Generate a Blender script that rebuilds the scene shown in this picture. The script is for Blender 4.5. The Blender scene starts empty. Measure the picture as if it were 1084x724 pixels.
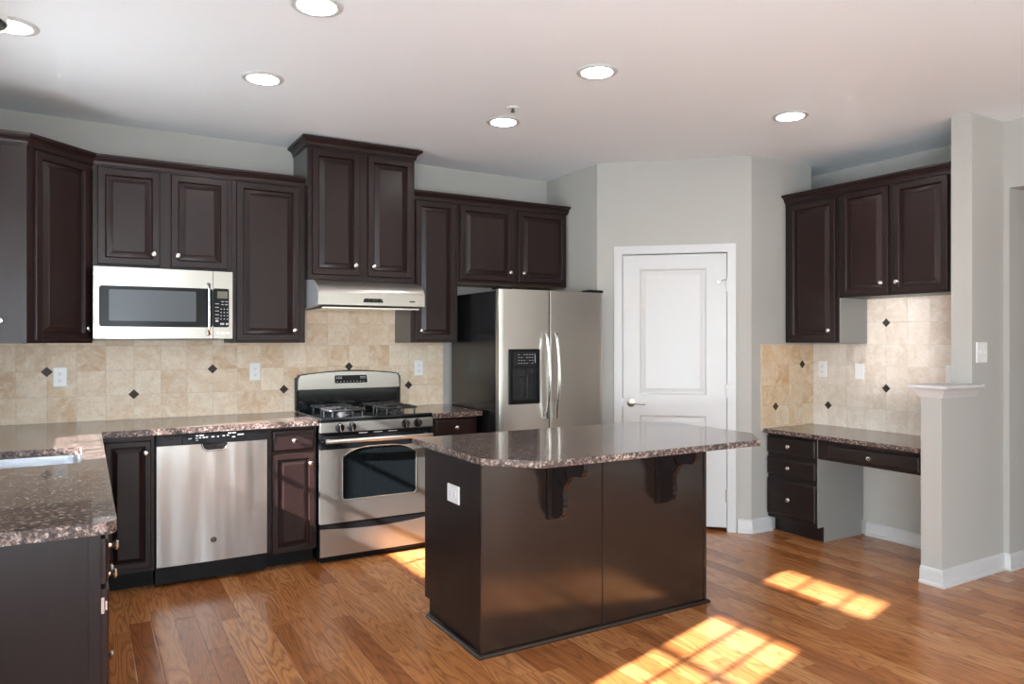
import bpy, bmesh, math, random
from mathutils import Vector, Matrix
random.seed(7)
C = bpy.context.scene.collection
SC = bpy.context.scene
PI = math.pi

# ---------------------------------------------------------------- camera
H = 2.743                                   # ceiling height
cam_d = bpy.data.cameras.new('camera'); cam = bpy.data.objects.new('camera', cam_d); C.objects.link(cam)
cam.location = (0, 0, 1.40)
cam.rotation_euler = (PI/2, 0, math.radians(-30.42))
cam_d.sensor_width = 36; cam_d.lens = 36*769.7/1084; cam_d.shift_y = -1.7/1084
cam_d.clip_start = 0.02
SC.camera = cam

# ---------------------------------------------------------------- world, sun, added daylight fill
W = bpy.data.worlds.new('world'); SC.world = W; W.use_nodes = True
wn = W.node_tree; wn.nodes.clear()
wo = wn.nodes.new('ShaderNodeOutputWorld'); wb = wn.nodes.new('ShaderNodeBackground')
sky = wn.nodes.new('ShaderNodeTexSky'); sky.sky_type = 'NISHITA'; sky.sun_disc = False
sky.sun_elevation = math.radians(28); sky.sun_rotation = math.radians(-106)
wb.inputs['Strength'].default_value = 0.30
wn.links.new(sky.outputs[0], wb.inputs[0]); wn.links.new(wb.outputs[0], wo.inputs[0])

sun_d = bpy.data.lights.new('sun', 'SUN'); sun = bpy.data.objects.new('sun', sun_d); C.objects.link(sun)
sun_d.energy = 46.0; sun_d.angle = 0.012; sun_d.color = (0.97, 0.98, 1.0)
sun_dir = Vector((0.963*0.883, 0.267*0.883, -0.4695))
sun.rotation_euler = sun_dir.to_track_quat('-Z', 'Y').to_euler(); sun.location = (-6, -1, 6)

def area(name, loc, target, sx, sy, power, color=(1, 1, 1)):
    d = bpy.data.lights.new(name, 'AREA'); o = bpy.data.objects.new(name, d); C.objects.link(o)
    d.shape = 'RECTANGLE'; d.size = sx; d.size_y = sy; d.energy = power; d.color = color
    o.location = loc; o.rotation_euler = (Vector(target)-Vector(loc)).to_track_quat('-Z', 'Y').to_euler()
    return o
# area lights added as fill at the window openings, tilted up at the ceiling
area('daylight_fill_rear', (.85, -3.44, 1.35), (.85, 0, 2.9), 2.3, 2.2, 10, (0.90, 0.95, 1.0))
area('daylight_fill_rear', (3.45, -3.44, 1.35), (3.45, 0, 2.9), 2.3, 2.2, 10, (0.90, 0.95, 1.0))
area('added_fill_left', (-.54, -.55, 1.48), (2.2, .65, 3.1), 3.0, 1.9, 330, (0.80, 0.91, 1.0))  # main fill, added in front of a made-up window behind the camera
area('daylight_fill_sink', (-0.63, 3.78, 1.65), (1.8, 3.78, 2.3), 0.9, 0.95, 12, (0.80, 0.91, 1.0))
LAMP_GLOW = 60.0

SC.view_settings.view_transform = 'Standard'; SC.view_settings.look = 'None'
SC.view_settings.exposure = -0.05; SC.view_settings.gamma = 1.0
SC.view_settings.use_curve_mapping = False
SC.cycles.use_denoising = True
SC.cycles.max_bounces = 10; SC.cycles.diffuse_bounces = 5; SC.cycles.glossy_bounces = 5
SC.cycles.sample_clamp_indirect = 0.0; SC.cycles.blur_glossy = 0.0; SC.cycles.caustics_reflective = True

# ---------------------------------------------------------------- materials
def mat(name, color=(.5, .5, .5), rough=.5, metal=0.0, spec=.5, coat=0.0, emit=None, aniso=0.0):
    m = bpy.data.materials.new(name); m.use_nodes = True
    b = m.node_tree.nodes['Principled BSDF']
    b.inputs['Base Color'].default_value = (*color, 1); b.inputs['Roughness'].default_value = rough
    b.inputs['Metallic'].default_value = metal; b.inputs['Specular IOR Level'].default_value = spec
    b.inputs['Coat Weight'].default_value = coat; b.inputs['Coat Roughness'].default_value = .08
    b.inputs['Anisotropic'].default_value = aniso
    if emit:
        b.inputs['Emission Color'].default_value = (*emit[0], 1); b.inputs['Emission Strength'].default_value = emit[1]
    return m

class N:
    """tiny helper for node trees"""
    def __init__(s, m): s.t = m.node_tree; s.b = s.t.nodes['Principled BSDF']
    def n(s, typ, **kw):
        x = s.t.nodes.new(typ)
        for k, v in kw.items(): setattr(x, k, v)
        return x
    def l(s, a, b): s.t.links.new(a, b)
    def val(s, sock, v):
        if hasattr(v, 'is_output'): s.l(v, sock)
        else: sock.default_value = v
    def math(s, op, a, b=0.0):
        x = s.n('ShaderNodeMath', operation=op); s.val(x.inputs[0], a); s.val(x.inputs[1], b); return x.outputs[0]
    def ramp(s, fac, stops):
        r = s.n('ShaderNodeValToRGB'); s.l(fac, r.inputs[0])
        e = r.color_ramp.elements
        while len(e) < len(stops): e.new(0.5)
        for i, (p, c) in enumerate(stops): e[i].position = p; e[i].color = (*c, 1)
        return r.outputs[0]
    def mix(s, fac, a, b, mode='MIX'):
        x = s.n('ShaderNodeMix', data_type='RGBA', blend_type=mode)
        s.val(x.inputs[0], fac)
        for i, v in ((6, a), (7, b)):
            if isinstance(v, tuple): x.inputs[i].default_value = (*v, 1)
            else: s.l(v, x.inputs[i])
        return x.outputs[2]
    def pos(s): return s.n('ShaderNodeNewGeometry').outputs['Position']
    def sep(s, v):
        x = s.n('ShaderNodeSeparateXYZ'); s.l(v, x.inputs[0]); return x.outputs
    def comb(s, a, b, c=0.0):
        x = s.n('ShaderNodeCombineXYZ')
        for i, v in enumerate((a, b, c)): s.val(x.inputs[i], v)
        return x.outputs[0]
    def scale(s, v, k):
        x = s.n('ShaderNodeVectorMath', operation='MULTIPLY'); s.l(v, x.inputs[0]); x.inputs[1].default_value = k; return x.outputs[0]
    def noise(s, v, sc, det=3.0, rough=.55, dist=0.0):
        x = s.n('ShaderNodeTexNoise'); s.l(v, x.inputs['Vector']); x.inputs['Scale'].default_value = sc
        x.inputs['Detail'].default_value = det; x.inputs['Roughness'].default_value = rough; x.inputs['Distortion'].default_value = dist
        return x.outputs['Fac']
    def white(s, v, dims='3D'):
        x = s.n('ShaderNodeTexWhiteNoise', noise_dimensions=dims)
        s.l(v, x.inputs['W' if dims == '1D' else 'Vector']); return x.outputs['Value']
    def bump(s, h, strength, dist=.01):
        x = s.n('ShaderNodeBump'); x.inputs['Strength'].default_value = strength; x.inputs['Distance'].default_value = dist
        s.l(h, x.inputs['Height']); s.l(x.outputs[0], s.b.inputs['Normal'])

def wood_dark(name, a, b, rough, grain=(60, 60, 2.2), coat=0.0, spec=.38):
    m = mat(name, a, rough, spec=spec, coat=coat); k = N(m)
    g = k.noise(k.scale(k.pos(), grain), 1.0, 4, .6, .3)
    k.l(k.ramp(g, [(.3, a), (.72, b)]), k.b.inputs['Base Color'])
    return m
M = {}
M['wood'] = wood_dark('espresso_wood', (.0160, .0069, .0064), (.0190, .0083, .0076), .33, (22, 22, 1.0), spec=.35)
M['panel'] = wood_dark('espresso_panel', (.013, .0066, .0046), (.018, .0092, .0062), .18, (30, 30, 1.5), spec=.8)
M['end_panel'] = wood_dark('espresso_end_panel', (.011, .0062, .0058), (.015, .0082, .0074), .36, (30, 30, 1.5), spec=.3)
M['black_wood'] = wood_dark('black_brown_wood', (.011, .0072, .007), (.014, .0092, .0085), .32, (22, 22, 1.0))
M['toe'] = mat('toe_kick_black', (.004, .003, .003), .45, spec=.2)
M['grey_side'] = mat('grey_laminate', (.27, .265, .25), .28)
M['dark_side'] = mat('dark_grey_laminate', (.075, .073, .068), .3)
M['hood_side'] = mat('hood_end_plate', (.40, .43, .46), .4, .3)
M['raw'] = mat('raw_wood', (.30, .20, .12), .6)
M['wall'] = mat('wall_paint', (.455, .445, .415), .75, spec=.25)
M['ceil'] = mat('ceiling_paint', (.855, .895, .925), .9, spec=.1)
M['trim'] = mat('white_trim', (.60, .60, .595), .35)
M['plastic'] = mat('white_plastic', (.83, .83, .82), .3)
M['slot'] = mat('dark_slot', (.03, .03, .03), .5)
M['nickel'] = mat('satin_nickel', (.78, .76, .73), .22, 1.0)
M['hinge'] = mat('dull_nickel', (.36, .35, .33), .35, 1.0)
M['knob'] = mat('bright_nickel', (.86, .84, .81), .16, 1.0)
M['black'] = mat('black_gloss', (.008, .008, .009), .12)
M['black_satin'] = mat('black_satin', (.006, .006, .007), .3, spec=.22)
M['black_enamel'] = mat('black_enamel', (.007, .008, .009), .08)
M['iron'] = mat('cast_iron', (.02, .02, .022), .32, spec=.6)
M['dark_glass'] = mat('dark_glass', (.006, .008, .009), .05, spec=.6)
M['mw_glass'] = mat('microwave_screen', (.085, .095, .105), .30, spec=.3)
M['fridge_side'] = mat('fridge_side', (.010, .010, .011), .22)
M['legend'] = mat('printed_legend', (.55, .57, .6), .5)
M['lcd'] = mat('lcd', (.16, .16, .12), .3)
M['lens'] = mat('lamp_lens', (1, 1, 1), .5, emit=((1.0, .985, .96), LAMP_GLOW))
M['chrome'] = mat('chrome', (.85, .86, .88), .08, 1.0)
M['bronze'] = mat('bronze_tile', (.040, .026, .019), .45, spec=.3)
M['outside'] = mat('outside_ground', (.35, .36, .33), .9)

def steel(name, color, rough, axis, metal=.93):
    """brushed stainless: fine streaks along one axis"""
    m = mat(name, color, rough, metal, spec=.3); k = N(m)
    sc = {'x': (3, 400, 900), 'z': (900, 400, 3)}[axis]
    g = k.noise(k.scale(k.pos(), sc), 1.0, 2, .5)
    k.l(k.math('ADD', k.math('MULTIPLY', g, .03), rough-.015), k.b.inputs['Roughness'])
    w = k.noise(k.pos() if axis == 'x' else k.scale(k.pos(), (9, 9, 1.1)), 3.2 if axis == 'x' else 1.0, 1, .4)
    k.bump(w, .06 if axis == 'x' else .55, .02)
    return m
M['steel'] = steel('brushed_steel', (.55, .53, .49), .30, 'x')
M['steel_v'] = steel('brushed_steel_upright', (.46, .44, .415), .30, 'z', 1.0)
M['sink'] = mat('sink_steel', (.78, .80, .83), .22, 1.0)

def granite(name):
    m = mat(name, (.1, .07, .06), .22, spec=.40, coat=.45); m.node_tree.nodes['Principled BSDF'].inputs['Coat Roughness'].default_value = .03; k = N(m); p = k.pos()
    n1 = k.noise(p, 95, 3, .7)
    n2 = k.noise(p, 210, 2, .6)
    n3 = k.noise(k.scale(p, (9, 26, 20)), 1.0, 4, .65, 1.2)
    v = k.n('ShaderNodeTexVoronoi'); k.l(p, v.inputs['Vector']); v.inputs['Scale'].default_value = 100
    cell = k.white(v.outputs['Color'])
    base = k.ramp(n3, [(.30, (.045, .033, .029)), (.48, (.125, .080, .062)), (.62, (.24, .150, .108)), (.75, (.09, .068, .062))])
    spk = k.ramp(cell, [(.0, (.014, .014, .020)), (.38, (.08, .06, .055)), (.70, (.34, .225, .185)), (.90, (.62, .50, .46))])
    c = k.mix(.55, base, spk)
    c = k.mix(k.ramp(n1, [(.42, (0, 0, 0)), (.60, (.8, .8, .8))]), c, (.018, .016, .018))
    c = k.mix(k.ramp(n2, [(.60, (0, 0, 0)), (.75, (.7, .7, .7))]), c, (.33, .23, .19))
    k.l(c, k.b.inputs['Base Color'])
    return m
M['granite'] = granite('brown_granite')

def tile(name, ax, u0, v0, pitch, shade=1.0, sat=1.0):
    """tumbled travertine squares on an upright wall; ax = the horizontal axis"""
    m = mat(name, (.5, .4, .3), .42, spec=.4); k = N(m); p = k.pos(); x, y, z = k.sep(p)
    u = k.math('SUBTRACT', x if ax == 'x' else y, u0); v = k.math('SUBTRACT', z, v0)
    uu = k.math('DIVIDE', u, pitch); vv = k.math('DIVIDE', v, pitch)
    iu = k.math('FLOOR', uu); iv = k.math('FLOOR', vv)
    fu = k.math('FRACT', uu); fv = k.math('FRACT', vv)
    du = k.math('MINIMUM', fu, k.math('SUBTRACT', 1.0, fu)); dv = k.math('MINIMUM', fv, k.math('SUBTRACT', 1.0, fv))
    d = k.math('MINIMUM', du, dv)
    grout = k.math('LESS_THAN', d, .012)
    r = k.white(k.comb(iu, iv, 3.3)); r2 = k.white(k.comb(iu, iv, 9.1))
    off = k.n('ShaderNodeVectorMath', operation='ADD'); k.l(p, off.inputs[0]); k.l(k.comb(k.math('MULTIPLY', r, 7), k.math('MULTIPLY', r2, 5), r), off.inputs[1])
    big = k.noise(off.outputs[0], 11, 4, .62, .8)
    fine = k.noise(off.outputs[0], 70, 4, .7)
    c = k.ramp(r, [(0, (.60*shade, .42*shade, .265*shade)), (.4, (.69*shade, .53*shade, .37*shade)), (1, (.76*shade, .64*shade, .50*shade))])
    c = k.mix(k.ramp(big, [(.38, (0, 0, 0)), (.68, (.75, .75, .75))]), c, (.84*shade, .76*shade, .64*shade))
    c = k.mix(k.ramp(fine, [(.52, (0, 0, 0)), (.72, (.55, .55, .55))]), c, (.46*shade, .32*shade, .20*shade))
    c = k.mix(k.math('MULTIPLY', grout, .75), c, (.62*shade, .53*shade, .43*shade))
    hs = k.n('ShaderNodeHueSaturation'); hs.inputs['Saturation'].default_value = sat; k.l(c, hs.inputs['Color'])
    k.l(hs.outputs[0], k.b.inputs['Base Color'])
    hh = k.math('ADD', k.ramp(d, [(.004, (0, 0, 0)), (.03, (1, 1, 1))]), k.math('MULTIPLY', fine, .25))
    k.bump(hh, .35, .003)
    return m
PITCH = .1538
M['tile_back'] = tile('travertine_back', 'x', -.197, 1.212, PITCH, 1.0, 1.08)
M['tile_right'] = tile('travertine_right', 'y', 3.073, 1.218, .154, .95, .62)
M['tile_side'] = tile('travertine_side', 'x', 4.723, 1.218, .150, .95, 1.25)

def floor_mat():
    m = mat('oak_planks', (.4, .2, .1), .2, spec=.45, coat=.12); k = N(m); p = k.pos(); x, y, z = k.sep(p)
    w = .098
    xx = k.math('DIVIDE', k.math('ADD', x, 20), w); row = k.math('FLOOR', xx); fx = k.math('FRACT', xx)
    ln = k.math('ADD', .75, k.math('MULTIPLY', k.white(k.comb(row, 5.5, 1.0)), .55))
    yy = k.math('DIVIDE', k.math('ADD', y, k.math('MULTIPLY', k.white(k.comb(row, 2.5, 4.0)), 9)), ln)
    yy = k.math('ADD', yy, 40); idx = k.math('FLOOR', yy); fy = k.math('FRACT', yy)
    r1 = k.white(k.comb(row, idx, 1.7)); r2 = k.white(k.comb(row, idx, 8.2))
    # grain: long rings stretched along the plank, different for each plank
    gx = k.math('ADD', k.math('MULTIPLY', x, 1.0), k.math('MULTIPLY', r1, 40)); gy = k.math('ADD', y, k.math('MULTIPLY', r2, 30))
    warp = k.noise(k.comb(k.math('MULTIPLY', gx, 7.0), k.math('MULTIPLY', gy, .75), 0.0), 1.0, 2, .5)
    rings = k.math('FRACT', k.math('MULTIPLY', warp, 20))
    rings = k.ramp(rings, [(0, (.25, .25, .25)), (.45, (.0, .0, .0)), (.78, (.75, .75, .75)), (.92, (1, 1, 1)), (1, (.25, .25, .25))])
    pores = k.noise(k.comb(k.math('MULTIPLY', gx, 420), k.math('MULTIPLY', gy, 9), 0.0), 1.0, 3, .6)
    c = k.ramp(r1, [(0, (.33, .104, .028)), (.35, (.45, .164, .047)), (.7, (.53, .210, .069)), (1, (.61, .266, .098))])
    c = k.mix(k.math('MULTIPLY', rings, .58), c, (.15, .048, .013))
    c = k.mix(k.ramp(pores, [(.50, (0, 0, 0)), (.70, (.55, .55, .55))]), c, (.12, .045, .016))
    dx = k.math('MINIMUM', fx, k.math('SUBTRACT', 1, fx)); dy = k.math('MULTIPLY', k.math('MINIMUM', fy, k.math('SUBTRACT', 1, fy)), 10)
    d = k.math('MINIMUM', dx, dy)
    c = k.mix(k.math('MULTIPLY', k.math('LESS_THAN', d, .012), .35), c, (.10, .04, .018))
    k.l(c, k.b.inputs['Base Color'])
    k.l(k.math('ADD', .17, k.math('MULTIPLY', pores, .10)), k.b.inputs['Roughness'])
    hh = k.math('ADD', k.ramp(d, [(.0, (0, 0, 0)), (.05, (1, 1, 1))]), k.math('MULTIPLY', pores, .15))
    k.bump(hh, .30, .003)
    return m
M['floor'] = floor_mat()

def glass_pane():
    m = bpy.data.materials.new('window_pane'); m.use_nodes = True; t = m.node_tree; t.nodes.clear()
    o = t.nodes.new('ShaderNodeOutputMaterial'); mx = t.nodes.new('ShaderNodeMixShader'); mx.inputs[0].default_value = .05
    a = t.nodes.new('ShaderNodeBsdfTransparent'); g = t.nodes.new('ShaderNodeBsdfGlossy'); g.inputs['Roughness'].default_value = .02
    t.links.new(a.outputs[0], mx.inputs[1]); t.links.new(g.outputs[0], mx.inputs[2]); t.links.new(mx.outputs[0], o.inputs[0])
    return m
M['pane'] = glass_pane()

# ---------------------------------------------------------------- geometry helpers
def NB(): return bmesh.new()
def box(bm, x0, x1, y0, y1, z0, z1, bev=0.0, mx=None, mi=0, seg=2):
    x0, x1 = sorted((x0, x1)); y0, y1 = sorted((y0, y1)); z0, z1 = sorted((z0, z1))
    r = bmesh.ops.create_cube(bm, size=1.0); vs = r['verts']
    for v in vs:
        v.co = Vector((x0+(v.co.x+.5)*(x1-x0), y0+(v.co.y+.5)*(y1-y0), z0+(v.co.z+.5)*(z1-z0)))
    fs = {f for v in vs for f in v.link_faces}
    if bev > 0:
        es = list({e for v in vs for e in v.link_edges})
        rr = bmesh.ops.bevel(bm, geom=es, offset=bev, segments=seg, affect='EDGES', profile=.5)
        vs = [v for v in rr['verts']]; fs = set(rr['faces']) | {f for v in vs for f in v.link_faces}
        vs = list({v for f in fs for v in f.verts})
    for f in fs: f.material_index = mi
    if mx is not None:
        for v in vs: v.co = mx @ v.co
    return bm
def frame_m(origin, u, n):
    """local (u right, v up, n outwards) to world"""
    u = Vector(u).normalized(); n = Vector(n).normalized(); v = Vector((0, 0, 1))
    m = Matrix(((u.x, v.x, n.x, origin[0]), (u.y, v.y, n.y, origin[1]), (u.z, v.z, n.z, origin[2]), (0, 0, 0, 1)))
    return m
def FB(x, y, z): return frame_m((x, y, z), (1, 0, 0), (0, -1, 0))     # faces the camera side (-Y)
def FR(x, y, z): return frame_m((x, y, z), (0, -1, 0), (-1, 0, 0))    # faces -X
def FL(x, y, z): return frame_m((x, y, z), (0, 1, 0), (1, 0, 0))      # faces +X
def nested(bm, w, h, loops, mx, mi=0, back=True):
    """rectangles one inside the other, (inset, height), skinned into a moulded panel"""
    rings = []
    for (i, n) in loops:
        rings.append([bm.verts.new(mx @ Vector(c)) for c in ((i, i, n), (w-i, i, n), (w-i, h-i, n), (i, h-i, n))])
    for a, b in zip(rings, rings[1:]):
        for q in range(4):
            f = bm.faces.new((a[q], a[(q+1) % 4], b[(q+1) % 4], b[q])); f.material_index = mi
    f = bm.faces.new(rings[-1]); f.material_index = mi
    if back:
        f = bm.faces.new(rings[0][::-1]); f.material_index = mi
def lathe(bm, prof, mx, seg=20, mi=0, ring=False):
    """prof: (radius, n) about the local n axis"""
    rings = []
    for (r, n) in prof:
        if r < 1e-6: rings.append([bm.verts.new(mx @ Vector((0, 0, n)))])
        else: rings.append([bm.verts.new(mx @ Vector((r*math.cos(2*PI*k/seg), r*math.sin(2*PI*k/seg), n))) for k in range(seg)])
    for a, b in zip(rings, rings[1:]):
        for k in range(seg):
            k2 = (k+1) % seg
            if len(a) == 1 and len(b) == 1: continue
            if len(a) == 1: f = bm.faces.new((a[0], b[k], b[k2]))
            elif len(b) == 1: f = bm.faces.new((a[k2], a[k], b[0]))
            else: f = bm.faces.new((a[k], b[k], b[k2], a[k2]))
            f.material_index = mi
    for rg in (() if ring else (rings[0], rings[-1])):
        if len(rg) > 1:
            try: bm.faces.new(rg).material_index = mi
            except ValueError: pass
def prism(bm, pts, z0, z1, mx=None, mi=0, bev=0.0):
    """polygon (a, b) swept along the third axis between z0 and z1"""
    lo = [bm.verts.new(Vector((a, b, z0))) for a, b in pts]; hi = [bm.verts.new(Vector((a, b, z1))) for a, b in pts]
    fs = [bm.faces.new(lo[::-1]), bm.faces.new(hi)]
    n = len(pts)
    for i in range(n): fs.append(bm.faces.new((lo[i], lo[(i+1) % n], hi[(i+1) % n], hi[i])))
    for f in fs: f.material_index = mi
    vs = lo+hi
    if bev > 0:
        es = [e for e in {e for v in vs for e in v.link_edges}]
        rr = bmesh.ops.bevel(bm, geom=es, offset=bev, segments=2, affect='EDGES', profile=.5)
        vs = list({v for f in rr['faces'] for v in f.verts} | {v for v in vs if v.is_valid})
    if mx is not None:
        for v in vs: v.co = mx @ v.co
def tube(bm, pts, r, seg=10, closed=False, mi=0, ry=None):
    """round bar along points"""
    pts = [Vector(p) for p in pts]; n = len(pts); rings = []
    for i, p in enumerate(pts):
        if closed: t = (pts[(i+1) % n]-pts[i-1])
        else: t = pts[min(i+1, n-1)]-pts[max(i-1, 0)]
        t.normalize()
        up = Vector((0, 0, 1)) if abs(t.z) < .9 else Vector((1, 0, 0))
        a = t.cross(up).normalized(); b = a.cross(t).normalized()
        rr = r if not isinstance(r, (list, tuple)) else r[i]
        rings.append([bm.verts.new(p + a*rr*math.cos(2*PI*k/seg) + b*(ry or rr)*math.sin(2*PI*k/seg)) for k in range(seg)])
    m = n if closed else n-1
    for i in range(m):
        A, B = rings[i], rings[(i+1) % n]
        for k in range(seg):
            bm.faces.new((A[k], A[(k+1) % seg], B[(k+1) % seg], B[k])).material_index = mi
    if not closed:
        bm.faces.new(rings[0][::-1]).material_index = mi; bm.faces.new(rings[-1]).material_index = mi
def sweep(bm, path, prof, mi=0, closed=False):
    """profile (offset to the right-hand side of travel, z) along a flat path with mitred corners"""
    P = [Vector((a, b)) for a, b in path]; n = len(P); nor = []
    for i in range(n-1):
        d = (P[i+1]-P[i]).normalized(); nor.append(Vector((d.y, -d.x)))
    rings = []
    for i in range(n):
        if i == 0: m = nor[0]
        elif i == n-1: m = nor[-1]
        else:
            m = (nor[i-1]+nor[i]).normalized(); m = m/max(.2, m.dot(nor[i]))
        rings.append([bm.verts.new(Vector((P[i].x+m.x*o, P[i].y+m.y*o, z))) for o, z in prof])
    k = len(prof)
    for a, b in zip(rings, rings[1:]):
        for j in range(k):
            bm.faces.new((a[j], a[(j+1) % k], b[(j+1) % k], b[j])).material_index = mi
    bm.faces.new(rings[0][::-1]).material_index = mi; bm.faces.new(rings[-1]).material_index = mi
def filled(loops, d0, d1, mx, bm):
    """outline with holes (2D filled curve), given a thickness"""
    cu = bpy.data.curves.new('tmp', 'CURVE'); cu.dimensions = '2D'; cu.fill_mode = 'BOTH'; cu.extrude = (d1-d0)/2
    for lp in loops:
        s = cu.splines.new('POLY'); s.points.add(len(lp)-1); s.use_cyclic_u = True
        for p, q in zip(s.points, lp): p.co = (q[0], q[1], 0, 1)
    o = bpy.data.objects.new('tmp', cu); C.objects.link(o)
    dg = bpy.context.evaluated_depsgraph_get(); me = bpy.data.meshes.new_from_object(o.evaluated_get(dg))
    me.transform(Matrix.Translation((0, 0, (d0+d1)/2))); me.transform(mx)
    bm.from_mesh(me); bpy.data.objects.remove(o); bpy.data.curves.remove(cu); bpy.data.meshes.remove(me)

def root_loc(p):
    while p.parent is not None: p = p.parent
    return p.location.copy()
def obj(name, bm, mats, parent=None, label=None, smooth=30):
    bmesh.ops.remove_doubles(bm, verts=bm.verts, dist=1e-6)
    bmesh.ops.recalc_face_normals(bm, faces=bm.faces)
    if parent is not None: bmesh.ops.translate(bm, verts=bm.verts, vec=-root_loc(parent))
    me = bpy.data.meshes.new(name); bm.to_mesh(me); bm.free()
    for m in (mats if isinstance(mats, (list, tuple)) else [mats]): me.materials.append(M[m] if isinstance(m, str) else m)
    if smooth:
        for f in me.polygons: f.use_smooth = True
        me.set_sharp_from_angle(angle=math.radians(smooth))
    o = bpy.data.objects.new(name, me); C.objects.link(o)
    if smooth:
        wm = o.modifiers.new('weighted_normal', 'WEIGHTED_NORMAL'); wm.keep_sharp = True; wm.weight = 80
    if parent is not None: o.parent = parent
    if label: o['label'] = label
    return o
def thing(name, label, cat, loc, group=None):
    o = bpy.data.objects.new(name, None); C.objects.link(o); o.location = loc; o.empty_display_size = .1
    o['label'] = label; o['category'] = cat
    if group: o['group'] = group
    return o
def tag(o, label, cat, group=None):
    o['label'] = label; o['category'] = cat
    if group: o['group'] = group
    return o
def struct(name, bm, mats, parent=None, smooth=30):
    o = obj(name, bm, mats, parent, None, smooth)
    if parent is None: o['kind'] = 'structure'
    return o

# ================================================================ THE ROOM
XL, XR, XU, YB, YP = -.57, 4.862, 5.14, 5.15, 3.676      # left wall, right wall, upper right wall, back wall, pantry return
P1, P2 = Vector((3.363, 4.446)), Vector((4.177, YP))      # the slanted pantry wall
YREAR = -3.5
b = NB(); box(b, XL-.3, 8.2, YREAR-.3, YB+.3, -.10, 0); struct('floor', b, 'floor')
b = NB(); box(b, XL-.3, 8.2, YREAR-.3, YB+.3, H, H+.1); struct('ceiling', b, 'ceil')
b = NB(); box(b, XL-.2, P1.x+.001, YB, YB+.15, 0, H); struct('wall_back', b, 'wall')
# pantry: return beside the fridge, slanted door wall, return to the desk
b = NB()
DO0, DO1, DOZ = .186, .954, 2.05                            # door opening along the slanted wall
ud = (P2-P1).normalized(); nd = Vector((ud.y, -ud.x)) if Vector((ud.y, -ud.x)).dot(Vector((-1, -1))) > 0 else Vector((-ud.y, ud.x))
L = (P2-P1).length
FD = frame_m((P1.x, P1.y, 0), (ud.x, ud.y, 0), (nd.x, nd.y, 0))
box(b, 0, DO0, 0, H, -.12, 0, mx=FD); box(b, DO1, L, 0, H, -.12, 0, mx=FD); box(b, DO0, DO1, DOZ, H, -.12, 0, mx=FD)
struct('wall_pantry', b, 'wall')
b = NB(); box(b, P1.x, P1.x+.12, P1.y, YB+.15, 0, H); struct('wall_fridge_side', b, 'wall')
b = NB(); box(b, P2.x, XR-.02, YP, YP+.12, 0, H); struct('wall_desk_side', b, 'wall')
b = NB(); box(b, P1.x, XU+.1, YP+1.5, YP+1.6, 0, H); struct('wall_pantry_inside', b, 'wall')
# right: thick lower wall with a ledge hidden by the cabinet crown, thinner wall above it
b = NB(); box(b, XR, XU+.12, 2.44, YP+.14, 0, 2.44); box(b, XU, XU+.12, 2.44, YP+1.6, 2.44, H); box(b, XU, XU+.12, YP+.14, YP+1.6, 0, 2.44); struct('wall_right', b, 'wall')
# end column, its low wall and the wall with the opening
b = NB(); box(b, 4.503, XU+.12, 2.32, 2.44, 0, H); box(b, 4.187, 4.503, 2.32, 2.44, 0, 1.10); struct('column', b, 'wall')
b = NB(); box(b, XR, XU, 2.288, 2.32, 0, H); box(b, XR, XU, .9, 2.288, 2.33, H); box(b, XR, XU, YREAR, .9, 0, H); struct('wall_opening', b, 'wall')
b = NB(); box(b, 7.9, 8.05, YREAR, YB, 0, H); box(b, XU+.12, 7.9, 3.2, 3.3, 0, H); box(b, XU, 7.9, -.4, -.3, 0, H); struct('wall_hall', b, 'wall')
# left wall with the sink window and the breakfast window; rear wall with two wide windows
def wall_holes(name, ax, c0, c1, lo, hi, holes):
    """wall slab along an axis with rectangular holes (a0, a1, z0, z1)"""
    b = NB(); cuts = sorted({lo, hi, *[h for q in holes for h in q[:2]]})
    for a0, a1 in zip(cuts, cuts[1:]):
        hs = sorted([q for q in holes if q[0] <= a0+1e-6 and q[1] >= a1-1e-6], key=lambda q: q[2]); z = 0
        for q in hs+[(0, 0, H, H)]:
            if q[2] > z+1e-6:
                if ax == 'y': box(b, c0, c1, a0, a1, z, q[2])
                else: box(b, a0, a1, c0, c1, z, q[2])
            z = q[3]
    return struct(name, b, 'wall')
LW = (-2.1, 1.0, .5, 2.45); SW = (3.30, 4.26, 1.15, 2.15); BW = (1.208, 1.737, .35, 1.91); TW = (1.11, 1.80, 2.19, 2.41)
wall_holes('wall_left', 'y', XL-.12, XL, YREAR-.12, YB+.15, [SW, BW, TW, LW])
RW = [(-.35, 2.05, .10, 2.55), (2.25, 4.65, .10, 2.55)]
wall_holes('wall_rear', 'x', YREAR-.12, YREAR, XL-.12, XU, RW)
def window(name, ax, c, w, mull, bars):
    e = bpy.data.objects.new(name, None); C.objects.link(e); e['kind'] = 'structure'
    b = NB(); t = .03
    def bx(a0, a1, z0, z1, d=.025):
        if ax == 'y': box(b, c-d, c+d, a0, a1, z0, z1)
        else: box(b, a0, a1, c-d, c+d, z0, z1)
    a0, a1, z0, z1 = w
    bx(a0-.0, a0+.012, z0, z1); bx(a1-.012, a1, z0, z1); bx(a0, a1, z0, z0+.02); bx(a0, a1, z1-.012, z1)
    for q in mull: bx(q-.010, q+.010, z0, z1, .012)
    for q in bars: bx(a0, a1, q-.012, q+.012, .012)
    obj('window_frame', b, 'trim', e)
    b = NB()
    if ax == 'y': box(b, c-.002, c+.002, a0, a1, z0, z1)
    else: box(b, a0, a1, c-.002, c+.002, z0, z1)
    obj('window_pane', b, 'pane', e)
window('window_1', 'y', XL-.06, SW, [3.62, 3.94], [1.48, 1.81])
window('window_2', 'y', XL-.06, BW, [1.373, 1.560], [.64, .96, 1.28, 1.596])
window('window_3', 'y', XL-.06, TW, [1.307, 1.585], [])
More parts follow.
